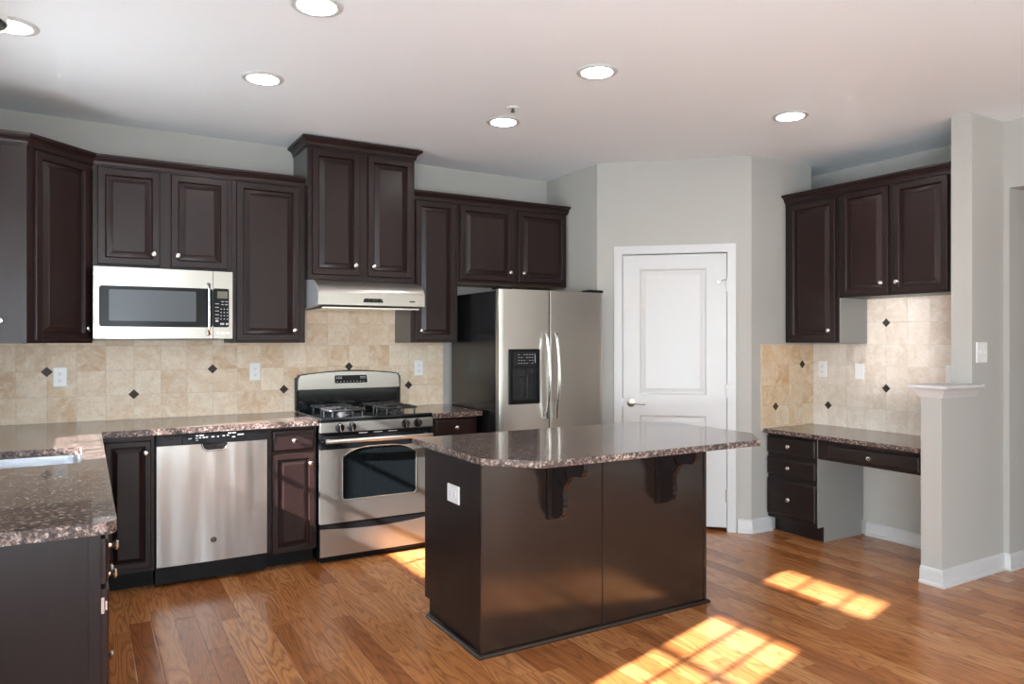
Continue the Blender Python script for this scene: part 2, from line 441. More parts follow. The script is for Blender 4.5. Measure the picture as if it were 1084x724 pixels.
window('window_4', 'x', YREAR-.06, RW[0], [.45, 1.25], [])
window('window_5', 'x', YREAR-.06, RW[1], [3.05, 3.85], [])
window('added_window_6', 'y', XL-.06, LW, [-1.35, -.55, .25], [])  # unseen window, made up to go with the left fill light
b = NB(); box(b, XL-.10, XL-.095, LW[0], LW[1], LW[2], LW[3]); struct('added_sun_blind', b, 'plastic')  # unseen blind, added to keep the sun out of that window
b = NB(); box(b, -30, 30, -30, 30, -.5, -.4); struct('ground_outside', b, 'outside')

# baseboards (profile: offset from the wall, height)
BP = [(0, 0), (.024, 0), (.024, .012), (.014, .022), (.014, .078), (.009, .090), (.004, .096), (0, .098)]
def base(name, path):
    b = NB(); sweep(b, path, BP); struct(name, b, 'trim')
cx1 = P1+ud*1.024
base('baseboard_pantry', [tuple(cx1), tuple(P2), (4.375, YP)])
base('baseboard_desk', [(XR, 3.225), (XR, 2.44)])
base('baseboard_column', [(4.187, 2.44), (4.187, 2.32), (XR, 2.32), (XR, 2.288), (XU, 2.288)])
base('baseboard_opening', [(XR, .9), (XR, YREAR)])
# moulded cap of the low wall
b = NB()
CP = [(0, 1.072), (.008, 1.072), (.012, 1.085), (.030, 1.112), (.040, 1.122), (.046, 1.126), (.050, 1.128), (.050, 1.143), (0, 1.143)]
sweep(b, [(4.503, 2.44), (4.187, 2.44), (4.187, 2.32), (4.545, 2.32)], CP)
box(b, 4.18, 4.503, 2.315, 2.445, 1.10, 1.143)
struct('trim_1', b, 'trim')

# ---------------------------------------------------------------- backsplashes
def diamonds(b, mxs, r):
    for mx in mxs: nested_d(b, r, mx)
def nested_d(b, r, mx):
    vs = [b.verts.new(mx @ Vector((r*c, r*s, n))) for n, k in ((0, 1), (.004, .93)) for c, s in ((k, 0), (0, k), (-k, 0), (0, -k))]
    for i in range(4): b.faces.new((vs[i], vs[(i+1) % 4], vs[4+(i+1) % 4], vs[4+i])).material_index = 1
    b.faces.new(vs[4:]).material_index = 1
TB = .010
b = NB()
box(b, XL+.001, 1.24, YB-TB, YB, .905, 1.40); box(b, 1.24, 2.02, YB-TB, YB, .905, 1.66); box(b, 2.02, 2.397, YB-TB, YB, .905, 1.40)
diamonds(b, [FB(-.197+PITCH*(3*k), YB-TB, 1.212-(PITCH*.975 if k % 2 else 0)) for k in range(-2, 6)], .031)
struct('trim_2', b, ['tile_back', 'bronze']); bpy.data.objects['trim_2'].name = 'trim_2'
b = NB()
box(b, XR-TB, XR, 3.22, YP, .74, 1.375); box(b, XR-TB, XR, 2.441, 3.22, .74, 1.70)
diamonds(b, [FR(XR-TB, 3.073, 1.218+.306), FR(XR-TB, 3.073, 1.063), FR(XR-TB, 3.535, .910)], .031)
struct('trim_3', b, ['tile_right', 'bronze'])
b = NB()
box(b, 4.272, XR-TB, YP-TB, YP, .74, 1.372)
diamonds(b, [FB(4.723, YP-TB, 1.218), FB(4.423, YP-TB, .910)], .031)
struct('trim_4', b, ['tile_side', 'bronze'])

# ---------------------------------------------------------------- pantry door
d1 = bpy.data.objects.new('door_1', None); C.objects.link(d1); d1['kind'] = 'structure'
b = NB()
CW = .062
CAS = [(0, 0), (.010, 0), (.012, .006), (.016, .012), (.018, .045), (.013, .055), (.010, .062), (0, .062)]
def casing(bm, u0, u1, v1, mx):
    """mitred casing: three legs, flat with a stepped edge"""
    for i, (n0, n1, w) in enumerate(((0, .013, CW), (.013, .018, CW-.012))):
        o = 0 if i == 0 else .006
        pts = [(u0-w-o, 0), (u0-o, 0), (u0-o, v1+o), (u1+o, v1+o), (u1+o, 0), (u1+w+o, 0), (u1+w+o, v1+w+o), (u0-w-o, v1+w+o)]
        prism(bm, pts, n0, n1, mx)
casing(b, DO0+.004, DO1-.004, DOZ-.004, FD)
for u0, u1, v0, v1 in ((DO0, DO0+.004, 0, DOZ), (DO1-.004, DO1, 0, DOZ), (DO0, DO1, DOZ-.004, DOZ)):
    box(b, u0, u1, v0, v1, -.12, 0, mx=FD)
obj('door_casing', b, 'trim', d1)
def door_slab(bm, w, h, panels, mx):
    """slab whose face has sunk raised panels; built from strips between the panels"""
    us = sorted({0, w, *[q for p in panels for q in p[:2]]}); vs = sorted({0, h, *[q for p in panels for q in p[2:]]})
    for a0, a1 in zip(us, us[1:]):
        for c0, c1 in zip(vs, vs[1:]):
            hit = [p for p in panels if p[0] <= a0+1e-6 and p[1] >= a1-1e-6 and p[2] <= c0+1e-6 and p[3] >= c1-1e-6]
            if hit:
                nested(bm, a1-a0, c1-c0, [(0, 0), (.004, -.003), (.014, -.012), (.024, -.012), (.042, -.005), (.048, -.003)], mx @ Matrix.Translation((a0, c0, 0)), back=False)
            else:
                f = bm.faces.new([bm.verts.new(mx @ Vector(q)) for q in ((a0, c0, 0), (a1, c0, 0), (a1, c1, 0), (a0, c1, 0))])
    for q in (((0, 0), (0, h)), ((w, 0), (w, h)), ((0, 0), (w, 0)), ((0, h), (w, h))):
        (a0, c0), (a1, c1) = q
        bm.faces.new([bm.verts.new(mx @ Vector(t)) for t in ((a0, c0, 0), (a1, c1, 0), (a1, c1, -.035), (a0, c0, -.035))])
    bm.faces.new([bm.verts.new(mx @ Vector(t)) for t in ((0, 0, -.035), (w, 0, -.035), (w, h, -.035), (0, h, -.035))])
b = NB()
dw = DO1-DO0-.014; FDD = FD @ Matrix.Translation((DO0+.007, .028, -.004))
door_slab(b, dw, 2.012, [(.126, .612, .20, .812), (.126, .612, .968, 1.906)], FDD)
leaf = obj('door_leaf', b, 'trim', d1)
b = NB(); hx = FD @ Matrix.Translation((.255, .930, -.004))
lathe(b, [(.0, .0), (.032, .0), (.033, .004), (.030, .010), (.014, .013), (.013, .045), (0, .047)], hx)
tube(b, [hx @ Vector(q) for q in ((0, 0, .040), (.02, .001, .048), (.05, -.002, .050), (.08, -.006, .048), (.108, -.004, .044))], [.011, .010, .008, .008, .009])
obj('lever_handle', b, 'nickel', d1, 'brushed nickel lever handle')
b = NB(); box(b, DO0-.002, DO0+.008, .905, .965, -.004, .003, mx=FD); obj('strike_plate', b, 'nickel', d1, 'small nickel strike plate at the latch edge')
for zz in (1.80, 1.03, .26):
    b = NB(); hm = FD @ Matrix.Translation((DO1-.006, zz, .004))
    rot = Matrix.Rotation(-PI/2, 4, 'X')
    lathe(b, [(.0, -.050), (.006, -.048), (.0065, .048), (.0, .050)], hm @ rot, 10)
    box(b, -.010, .010, -.045, .045, -.008, -.003, mx=hm)
    obj('hinge', b, 'hinge', d1, 'nickel butt hinge')
b = NB(); sm = FD @ Matrix.Translation((DO1-.012, 1.845, .006))
tube(b, [sm @ Vector(q) for q in ((0, 0, .004), (-.018, -.004, .022), (-.050, -.012, .030))], .0035, 8)
lathe(b, [(0, 0), (.010, .001), (.010, .010), (0, .012)], sm @ Matrix.Translation((-.052, -.014, .026)), 12)
obj('door_stop', b, 'nickel', d1, 'small hinge-pin door stop')

# ================================================================ CABINET BUILDERS
DOOR = [(0, 0), (0, .015), (.0035, .0195), (.006, .020), (.038, .020), (.041, .0175), (.043, .0090), (.046, .0055), (.050, .0050), (.079, .0165), (.080, .0185), (.083, .0190)]
DRAW = [(0, 0), (0, .012), (.003, .0155), (.013, .020), (.016, .020)]
def knob(mx, parent):
    b = NB()
    lathe(b, [(.0, 0), (.008, 0), (.007, .004), (.0055, .012), (.008, .017), (.0145, .021), (.0155, .025), (.013, .029), (.007, .031), (0, .0315)], mx, 16)
    return obj('knob', b, 'knob', parent)
def cab_door(parent, mx, w, h, kn, m='wood', label=None, name='door'):
    """raised-panel door at local origin mx; kn = knob position (u, v) or None"""
    b = NB(); s = min(1.0, w/.30)
    nested(b, w, h, [(i*(s if i > .01 else 1), n) for i, n in DOOR], mx)
    d = obj(name, b, m, parent, label)
    if kn: knob(mx @ Matrix.Translation((kn[0], kn[1], .0195)), d)
    return d
def cab_drawer(parent, mx, w, h, m='wood', kn=True, label=None):
    b = NB(); nested(b, w, h, DRAW, mx)
    d = obj('drawer', b, m, parent, label)
    if kn: knob(mx @ Matrix.Translation((w/2, h/2, .0195)), d)
    return d
CROWN = [(0, 0), (.009, 0), (.009, .011), (.014, .011), (.014, .017), (.017, .026), (.023, .034), (.031, .039), (.031, .044), (.041, .044), (.046, .049), (.046, .062), (0, .062)]
def crown(parent, path, z, k=1.0, m='wood'):
    b = NB(); sweep(b, path, [(o*k, z+h*k) for o, h in CROWN]); return obj('crown_moulding', b, m, parent)
YF = 4.84                                                 # face of the wall cabinets
ZT, ZC = 2.412, 2.410

# ---- corner wall cabinet with the slanted door
c = thing('wall_cabinet', 'tall corner wall cabinet with one slanted door, left of the microwave', 'cabinet', (-.2, 4.9, 1.385), 'dark wall cabinets over the counters')
A, Bp = (-.263, 4.541), (.036, 4.84)
b = NB()
prism(b, [(XL+.002, 4.541), A, Bp, (.036, YB-.012), (XL+.002, YB-.012)], 1.385, ZT, bev=.0015)
box(b, A[0]-.022, A[0]+.001, 4.535, 4.545, 1.383, ZC)
obj('carcass', b, 'wood', c)
q = 2**-.5
fm = frame_m((A[0], A[1], 1.396), (q, q, 0), (q, -q, 0))
cab_door(c, fm @ Matrix.Translation((.040, .004, .001)), .350, 1.0, (.318, .066))
crown(c, [(XL+.01, 4.541), A, Bp], ZC)
b = NB(); lathe(b, [(0, 0), (.008, 0), (.006, .012), (.015, .02), (.013, .028), (0, .031)], FB(-.375, 4.541, 1.50), 16); obj('knob', b, 'knob', c)

def wall_cab(label, x0, x1, z0, doors, yf=YF, zt=ZT, cr=None, grey=None, name='wall_cabinet', k=1.0, z_crown=None):
    c = thing(name, label, 'cabinet', ((x0+x1)/2, YB-.15, z0), 'dark wall cabinets over the counters')
    b = NB(); box(b, x0+.0005, x1-.0005, yf, YB-.012, z0, zt, .001); obj('carcass', b, 'wood', c)
    for (dx0, dx1, dz0, dz1, kn) in doors:
        w, h = dx1-dx0, dz1-dz0
        cab_door(c, FB(dx0, yf-.001, dz0), w, h, (w-.035, .068) if kn == 'r' else (.035, .068))
    crown(c, cr or [(x0, yf), (x1, yf)], z_crown or ZC, k)
    if grey:
        b = NB(); 
        for g in grey: box(b, *g)
        obj('side_panel', b, 'dark_side', c, 'dark grey laminated side panel')
    return c
wall_cab('short two-door wall cabinet above the microwave', .037, .795, 1.822, [(.061, .387, 1.843, 2.402, 'r'), (.447, .770, 1.843, 2.402, 'l')])
wall_cab('tall single-door wall cabinet between microwave and range hood', .795, 1.255, 1.384, [(.823, 1.215, 1.398, 2.402, 'r')])
wall_cab('tallest two-door wall cabinet above the range hood, crown near the ceiling', 1.256, 2.003, 1.803,
         [(1.281, 1.600, 1.834, 2.652, 'r'), (1.658, 1.983, 1.834, 2.652, 'l')], yf=4.77, zt=2.672,
         cr=[(1.256, YB-.015), (1.256, 4.77), (2.003, 4.77), (2.003, YB-.015)], z_crown=2.670,
         grey=[(1.252, 1.256, 4.79, YB-.013, 2.42, 2.668)])
wall_cab('narrow single-door wall cabinet right of the range hood', 2.004, 2.375, 1.384, [(2.036, 2.353, 1.400, 2.402, 'l')],
         grey=[(2.000, 2.004, 4.845, YB-.013, 1.384, 1.80)])
fc = wall_cab('wide two-door wall cabinet above the refrigerator', 2.375, 3.349, 1.826, [(2.393, 2.842, 1.850, 2.402, 'r'), (2.891, 3.335, 1.850, 2.402, 'l')],
         cr=[(2.375, YF), (3.349, YF), (3.349, YB-.1)])

b = NB(); box(b, 2.39, 3.335, YF+.02, YB-.013, 1.822, 1.8255); obj('bottom_panel', b, 'raw', fc, 'unfinished pale wood underside')

# ---- desk wall cabinets
XF = 4.540
def desk_cab(label, y0, y1, z0, doors, cr, grey=None):
    c = thing('wall_cabinet', label, 'cabinet', (XR-.15, (y0+y1)/2, z0), 'dark wall cabinets above the desk')
    b = NB(); box(b, XF, XR-.012, y0+.0005, y1-.0005, z0, 2.425, .001); obj('carcass', b, 'black_wood', c)
    for (a, bb, dz0, dz1, kn) in doors:       # a = far (left in view) Y, bb = near Y
        w, h = a-bb, dz1-dz0
        cab_door(c, FR(XF-.001, a, dz0), w, h, (w-.035, .070) if kn == 'r' else (.035, .070))
    crown(c, cr, 2.420)
    if grey:
        b = NB(); box(b, *grey); obj('side_panel', b, 'grey_side', c, 'grey laminated side panel')
desk_cab('tall single-door wall cabinet over the desk, next to the pantry wall', 3.221, 3.672, 1.383, [(3.625, 3.243, 1.400, 2.400, 'r')],
         [(XF, 3.672), (XF, 3.221)], (XF+.005, XR-.013, 3.2165, 3.221, 1.383, 1.700))
desk_cab('short two-door wall cabinet over the desk, beside the column', 2.446, 3.221, 1.696, [(3.193, 2.853, 1.708, 2.412, 'r'), (2.817, 2.470, 1.708, 2.412, 'l')],
         [(XF, 3.221), (XF, 2.446)])

# ================================================================ BASE CABINETS
ZK = .8695                                                  # underside of the slabs
YD = 4.556                                                 # face of the base carcasses (doors stand 20 mm proud)
def base_cab(label, x0, x1, parts, toe=True, name='base_cabinet', group='dark base cabinets along the back wall'):
    c = thing(name, label, 'cabinet', ((x0+x1)/2, 4.85, 0), group)
    b = NB(); box(b, x0+.0005, x1-.0005, YD, YB-.012, .105, ZK, .001); obj('carcass', b, 'wood', c)
    b = NB(); box(b, x0+.0005, x1-.0005, YD+.085, YD+.10, 0, .105); obj('toe_kick', b, 'toe', c)
    for p in parts:
        if p[0] == 'door':
            _, a0, a1, z0, z1, kn = p
            cab_door(c, FB(a0, YD-.001, z0), a1-a0, z1-z0, ((a1-a0)-.03 if kn == 'r' else .03, (z1-z0)-.065))
        else:
            _, a0, a1, z0, z1 = p
            cab_drawer(c, FB(a0, YD-.001, z0), a1-a0, z1-z0)
    return c
base_cab('dark base cabinet in the counter corner, left of the dishwasher', .062, .338, [('door', .092, .320, .130, .838, 'r')])
base_cab('dark base cabinet with drawer over door between dishwasher and range', .950, 1.250, [('drawer', .978, 1.234, .720, .852), ('door', .978, 1.236, .100, .704, 'r')])
base_cab('small dark base cabinet between the range and the refrigerator', 2.030, 2.385, [('drawer', 2.062, 2.360, .735, .862), ('door', 2.062, 2.360, .110, .715, 'l')])
# ---- run under the sink, faces +X
XK = .036
def left_cab(label, y0, y1, parts):
    c = thing('base_cabinet', label, 'cabinet', (-.25, (y0+y1)/2, 0), 'dark base cabinets of the sink run')
    b = NB()
    if 'sink' in label: 
        box(b, XL+.002, XK, y0+.0005, y1-.0005, .105, .62, .001); box(b, XK-.02, XK, y0+.0005, y1-.0005, .60, ZK)
        box(b, XL+.002, XL+.05, y0+.0005, y1-.0005, .60, ZK)
    else: box(b, XL+.002, XK, y0+.0005, y1-.0005, .105, ZK, .001)
    obj('carcass', b, 'wood', c)
    b = NB(); box(b, XK-.09, XK-.075, y0+.0005, y1-.0005, 0, .105); obj('toe_kick', b, 'toe', c)
    for p in parts:
        if p[0] == 'door':
            _, a0, a1, z0, z1, kn = p
            cab_door(c, FL(XK+.001, a0, z0), a1-a0, z1-z0, ((a1-a0)-.035 if kn == 'r' else .035, (z1-z0)-.045))
        else:
            _, a0, a1, z0, z1 = p
            cab_drawer(c, FL(XK+.001, a0, z0), a1-a0, z1-z0)
    return c
ec = left_cab('dark base cabinet at the near end of the sink counter', 2.302, 2.66, [('drawer', 2.306, 2.645, .727, .852), ('door', 2.306, 2.645, .115, .712, 'r')])
b = NB(); box(b, XL+.002, XK, 2.296, 2.302, 0, ZK); box(b, XK-.028, XK+.002, 2.292, 2.302, 0, ZK, .001); obj('end_panel', b, 'end_panel', ec, 'plain dark end panel with a corner stile')
b = NB(); box(b, XK+.001, XK+.010, 2.3025, 2.3055, .645, .690); box(b, XK+.012, XK+.017, 2.301, 2.3055, .655, .680); obj('hinge', b, 'nickel', ec, 'bare metal hinge at the door edge')
left_cab('dark three-drawer base cabinet beside the sink', 2.66, 3.22, [('drawer', 2.68, 3.20, .727, .852), ('drawer', 2.68, 3.20, .475, .712), ('drawer', 2.68, 3.20, .115, .46)])
left_cab('dark sink base cabinet with two doors', 3.22, 4.20, [('door', 3.24, 3.70, .115, .85, 'r'), ('door', 3.72, 4.18, .115, .85, 'l')])

# ---------------------------------------------------------------- countertops
ZS = .905
def rounded(pts, r, only=None, seg=4):
    out = []; n = len(pts)
    for i, p in enumerate(pts):
        if only is not None and i not in only: out.append(p); continue
        p = Vector(p); a = (Vector(pts[i-1])-p).normalized(); bb = (Vector(pts[(i+1) % n])-p).normalized()
        s, e = p+a*r, p+bb*r
        for k in range(seg+1):
            t = k/seg; out.append(tuple((1-t)**2*s+2*t*(1-t)*p+t*t*e))
    return out
def slab(bm, pts, z0, z1, bev=.004): prism(bm, pts, z0, z1, bev=bev)
SX0, SX1, SY0, SY1 = -.44, -.012, 3.42, 3.93               # sink cut-out
# left L counter: outline + cut-out as a filled shape
b = NB()
outl = [(XL+.001, 2.270), (.076, 2.270), (.076, 4.505), (1.251, 4.505), (1.251, YB-TB-.001), (XL+.001, YB-TB-.001)]
outl = rounded(outl, .035, {1})
hole = rounded([(SX0, SY0), (SX1, SY0), (SX1, SY1), (SX0, SY1)], .03)
ct = .034
for n in (0,):
    filled([outl, hole], ZS-ct, ZS, Matrix.Identity(4), b)
tag(obj('countertop', b, 'granite'), 'L-shaped brown granite countertop with the sink, running to the range', 'countertop', 'brown granite countertops')
b = NB(); slab(b, [(2.026, 4.505), (2.405, 4.505), (2.405, YB-TB-.001), (2.026, YB-TB-.001)], ZS-ct, ZS)
tag(obj('countertop', b, 'granite'), 'small brown granite countertop between range and refrigerator', 'countertop', 'brown granite countertops')
b = NB(); slab(b, [(4.282, YP-TB-.001), (4.282, 2.441), (XR-TB-.001, 2.441), (XR-TB-.001, YP-TB-.001)], .728, .757)
tag(obj('countertop', b, 'granite'), 'brown granite desk top under the right wall cabinets', 'countertop', 'brown granite countertops')

# ---------------------------------------------------------------- sink
sk = thing('kitchen_sink', 'undermounted stainless steel sink in the left countertop', 'sink', (-.23, 3.67, .68))
b = NB()
o_, i_ = .012, .008
ring = lambda x0, x1, y0, y1, r, z: [b.verts.new((px, py, z)) for px, py in rounded([(x0, y0), (x1, y0), (x1, y1), (x0, y1)], r, seg=5)]
zr = ZS-ct-.001
rs = [ring(SX0-.02, SX1+.02, SY0-.02, SY1+.02, .05, zr-.002), ring(SX0-.02, SX1+.02, SY0-.02, SY1+.02, .05, zr), ring(SX0, SX1, SY0, SY1, .04, zr), ring(SX0+.006, SX1-.006, SY0+.006, SY1-.006, .045, .72), ring(SX0+.05, SX1-.05, SY0+.05, SY1-.05, .06, .685)]
for A_, B_ in zip(rs, rs[1:]):
    n = len(A_)
    for i in range(n): b.faces.new((A_[i], A_[(i+1) % n], B_[(i+1) % n], B_[i]))
b.faces.new(rs[-1])
obj('basin', b, 'sink', sk)
b = NB(); lathe(b, [(0, .003), (.030, .003), (.042, .0045), (.044, .001), (0, .001)], Matrix.Translation((-.23, 3.67, .685)), 24); obj('drain', b, 'chrome', sk)

# ================================================================ ISLAND
IX0, IX1, IY0, IY1 = 1.505, 2.863, 2.830, 3.455
isl = thing('kitchen_island', 'dark brown kitchen island with corbels, standing on the oak floor', 'island', ((IX0+IX1)/2, 3.14, 0))
b = NB()
prism(b, [(IY0+.006, 0), (3.395, 0), (3.395, .085), (IY1, .085), (IY1, .868), (IY0+.006, .868)], IX0+.004, IX1-.004, Matrix(((0, 0, 1, 0), (1, 0, 0, 0), (0, 1, 0, 0), (0, 0, 0, 1))))
obj('carcass', b, 'end_panel', isl)
xm = 2.182
for x0, x1 in ((IX0+.010, xm-.006), (xm+.006, IX1-.010)):
    b = NB(); box(b, x0, x1, IY0+.001, IY0+.008, .02, .868); obj('front_panel', b, 'panel', isl)
for x in (IX0+.008, xm, IX1-.008):
    b = NB(); box(b, x-.010, x+.010, IY0-.004, IY0+.007, .02, .868, .002); obj('batten', b, 'panel', isl)
b = NB()
sweep(b, [(IX1+.001, 3.395), (IX1+.001, IY0), (IX0-.001, IY0), (IX0-.001, 3.395)][::-1], [(0, 0), (.019, 0), (.019, .006), (.014, .014), (.006, .019), (0, .021)]); obj('shoe_moulding', b, 'panel', isl)
cw = (IX1-IX0)/3
for k in range(3):
    w = cw-.03
    cab_drawer(isl, frame_m((IX0+cw*(k+1)-.015, IY1+.001, .730), (-1, 0, 0), (0, 1, 0)), w, .125)
    cab_door(isl, frame_m((IX0+cw*(k+1)-.015, IY1+.001, .105), (-1, 0, 0), (0, 1, 0)), w, .61, (.035, .55))
# corbels: outline in (out from panel, height) with two carved slits
def corbel(x):
    pts = [(0, 0), (0, .290)]
    import math as m_
    pts = [(0, -.285), (0, 0), (.262, 0), (.262, -.030)]
    def arc(cx, cy, r, a0, a1, n=8): return [(cx+r*m_.cos(m_.radians(a0+(a1-a0)*t/n)), cy+r*m_.sin(m_.radians(a0+(a1-a0)*t/n))) for t in range(n+1)]
    pts += arc(.222, -.030, .038, 0, -85, 6)
    pts += arc(.212, -.180, .112, 82, 172, 9)
    pts += [(.106, -.185), (.110, -.195), (.104, -.203), (.109, -.215), (.100, -.225), (.104, -.240), (.096, -.262), (.070, -.280), (.040, -.288)]
    h1 = [(.108, -.045), (.128, -.062), (.138, -.085), (.134, -.092), (.120, -.080), (.110, -.062)]
    h2 = [(.055, -.108), (.076, -.104), (.090, -.118), (.086, -.126), (.070, -.118), (.056, -.116)]
    bb = NB(); mx = Matrix(((0, 0, 1, x), (-1, 0, 0, IY0), (0, 1, 0, .866), (0, 0, 0, 1)))
    filled([pts, h1, h2], .018, .044, mx, bb)
    pl = [(p[0]+(.004 if p[0] > .01 else 0), p[1]*1.0) for p in pts]
    box(bb, x-.004, x+.064, IY0-.014, IY0-.0005, .566, .867, .003)
    return obj('corbel', bb, 'black_wood', isl, 'carved dark corbel bracket')
corbel(1.852); corbel(2.515)
b = NB()
ZI = .900
ip = [(1.445, 3.475), (1.445, 2.725), (1.640, 2.522), (2.930, 2.522), (3.115, 2.745), (3.100, 3.315), (2.965, 3.475)]
slab(b, ip, ZI-.031, ZI, .004)
tag(obj('countertop', b, 'granite'), 'brown granite island countertop with clipped corners', 'countertop', 'brown granite countertops')

# ================================================================ DESK
dk = thing('desk_cabinet', 'black three-drawer desk cabinet below the desk top', 'cabinet', (4.6, 3.46, 0))
DX = 4.342
b = NB(); box(b, DX, XR-.012, 3.250, YP-.012, .108, .727, .001); box(b, DX+.075, XR-.028, 3.255, YP-.012, 0, .108); obj('carcass', b, 'black_wood', dk)
b = NB(); box(b, DX+.002, XR-.013, 3.2455, 3.250, .108, .727); box(b, DX+.077, XR-.028, 3.2505, 3.255, 0, .108); obj('side_panel', b, 'grey_side', dk, 'grey laminated knee-side panel')
for z0, z1 in ((.586, .703), (.430, .549), (.136, .397)):
    cab_drawer(dk, FR(DX-.001, 3.662, z0), .405, z1-z0, 'black_wood')
pd = thing('desk_drawer_unit', 'black shallow pencil drawer unit hung under the desk top', 'drawer unit', (4.4, 2.85, .58))
b = NB(); box(b, DX, DX+.45, 2.4445, 3.244, .585, .727, .001); obj('carcass', b, 'black_wood', pd)
cab_drawer(pd, FR(DX-.001, 3.155, .600), .625, .094, 'black_wood')

# ================================================================ APPLIANCES
def badge(parent, mx, r=.017):
    b = NB(); lathe(b, [(0, 0), (r, 0), (r, .002), (r*.9, .003), (0, .003)], mx, 24)
    e = obj('badge', b, 'bronze' if r > .015 else 'nickel', parent, 'small round maker badge')
    b = NB(); n = 16
    tube(b, [mx @ Vector((r*.78*math.cos(2*PI*k/n), r*.78*math.sin(2*PI*k/n), .0032)) for k in range(n)], r*.06, 6, True)
    for s in (-1, 1):
        tube(b, [mx @ Vector((s*r*.28+r*.22*math.cos(t), r*.05+r*.30*math.sin(t), .0034)) for t in [PI*.3+k*PI*.22 for k in range(7)]], r*.06, 6)
    obj('badge_monogram', b, 'knob', e)

# ---- dishwasher
dwm = thing('dishwasher', 'stainless steel dishwasher with a black control strip', 'dishwasher', (.645, 4.8, 0))
DY = 4.522
b = NB(); box(b, .343, .947, DY+.03, YB-.012, .02, ZK); obj('tub_body', b, 'black_satin', dwm)
b = NB(); box(b, .345, .945, DY+.09, DY+.105, 0, .118); obj('kick_plate', b, 'toe', dwm)
b = NB()
def bowed(bm, x0, x1, z0, z1, y, bow, th, n=10):
    """door skin gently bowed out towards the middle"""
    pts = [(x0+(x1-x0)*i/n, y-bow*(1-(2*i/n-1)**2)) for i in range(n+1)]
    prism(bm, pts+[(x1, y+th), (x0, y+th)], z0, z1)
bowed(b, .346, .944, .122, .803, DY, .006, .03)
dd = obj('door', b, 'steel_v', dwm, 'brushed stainless steel door')
b = NB(); bowed(b, .346, .944, .805, .869, DY-.004, .006, .034); cp = obj('control_strip', b, 'black_satin', dwm, 'glossy black control strip')
b = NB()
for k in range(5):
    for r in range(2): box(b, .368+k*.016, .381+k*.016, DY-.0075, DY-.004, .842+r*.012, .849+r*.012)
box(b, .470, .472, DY-.011, DY-.004, .812, .862)
obj('vent', b, 'black', cp)
b = NB()
for x, z, w in ((.508, .838, .018), (.545, .838, .012), (.548, .852, .012), (.548, .826, .012), (.565, .840, .010), (.568, .854, .022), (.585, .841, .010), (.600, .842, .012), (.632, .842, .014), (.662, .842, .009), (.692, .844, .012), (.716, .846, .010), (.722, .858, .018), (.745, .858, .020), (.745, .834, .016), (.775, .846, .034)):
    box(b, x, x+w, DY-.0125, DY-.008, z-.0025, z+.0025)
obj('strip_lettering', b, 'legend', cp, 'pale printed button legends')
b = NB()
prism(b, [(.582, .803), (.590, .778), (.606, .768), (.690, .768), (.706, .778), (.716, .803)], -.004, .012, FB(0, DY-.006, 0)); obj('handle_pocket', b, 'black', dwm, 'black recessed pull handle')
b = NB(); tube(b, [(.578, DY-.012, .803), (.588, DY-.017, .776), (.604, DY-.019, .765), (.692, DY-.019, .765), (.708, DY-.017, .776), (.720, DY-.012, .803)], .0045, 8); obj('handle_lip', b, 'chrome', dwm)
badge(dwm, FB(.643, DY-.006, .244))

# ---- range
RX0, RX1, RY = 1.257, 2.020, 4.500
RC = (RX0+RX1)/2
rg = thing('gas_range', 'stainless steel gas range with black cooktop and arched backguard', 'range', (RC, 4.8, 0))
b = NB(); box(b, RX0+.003, RX1-.003, RY+.030, 5.125, .015, .888); box(b, RX0+.02, RX1-.02, RY+.055, RY+.10, 0, .05); obj('body', b, 'black_satin', rg)
b = NB(); box(b, RX0+.001, RX1-.001, RY-.008, RY+.031, .822, .884, .004); fas = obj('control_fascia', b, 'steel', rg, 'stainless control fascia')
for x, z in ((1.381, .851), (1.458, .853), (1.821, .853), (1.908, .853)):
    m_ = FB(x, RY-.008, z); b = NB()
    lathe(b, [(0, 0), (.026, 0), (.0285, .004), (.026, .018), (.022, .024), (0, .026)], m_, 24)
    kn = obj('burner_knob', b, 'black', fas)
    b = NB(); box(b, -.007, .007, -.025, .025, .020, .036, .003, mx=m_ @ Matrix.Rotation(.2, 4, 'Z')); obj('knob_grip', b, 'chrome', kn)
b = NB(); box(b, RX0, RX1, RY-.004, 5.08, .886, .914, .008, seg=3); obj('cooktop', b, 'black_enamel', rg, 'glossy black enamel cooktop')
b = NB(); box(b, RX0+.006, RX1-.006, RY+.006, RY+.031, .775, .820); 
obj('vent_gap', b, 'black', rg)
for k in range(3):
    b = NB(); box(b, RC-.13+k*.10, RC-.07+k*.10, RY+.003, RY+.008, .807, .811); obj('vent_slot', b, 'legend', rg)
# oven door: steel skin with an arched window
b = NB()
WX0, WX1, WZ0, WZ1, WZT = 1.402, 1.902, .392, .664, .722
def arch(x0, x1, z0, z1, zt, r=.02, n=26):
    pts = [(x0+r, z0), (x1-r, z0)]
    pts += [(x1-r+r*math.sin(t), z0+r-r*math.cos(t)) for t in [PI/2*k/4 for k in range(1, 5)]]
    pts += [(x0+(x1-x0)*(1-k/n), z1+(zt-z1)*(1-abs(2*k/n-1)**3.4)) for k in range(n+1)]
    pts += [(x0, z0+r)]
    pts += [(x0+r-r*math.cos(t), z0+r-r*math.sin(t)) for t in [PI/2*k/4 for k in range(1, 4)]]
    return pts
win = arch(WX0, WX1, WZ0, WZ1, WZT)
filled([[(RX0+.003, .252), (RX1-.003, .252), (RX1-.003, .715), (RX0+.003, .715)], win], -.028, .0, FB(0, RY, 0), b)
od = obj('oven_door', b, 'steel', rg, 'stainless oven door with an arched dark window')
b = NB(); prism(b, arch(WX0+.001, WX1-.001, WZ0+.001, WZ1-.001, WZT-.001), -.024, -.006, FB(0, RY, 0)); obj('window', b, 'dark_glass', od, 'dark oven glass')
b = NB()
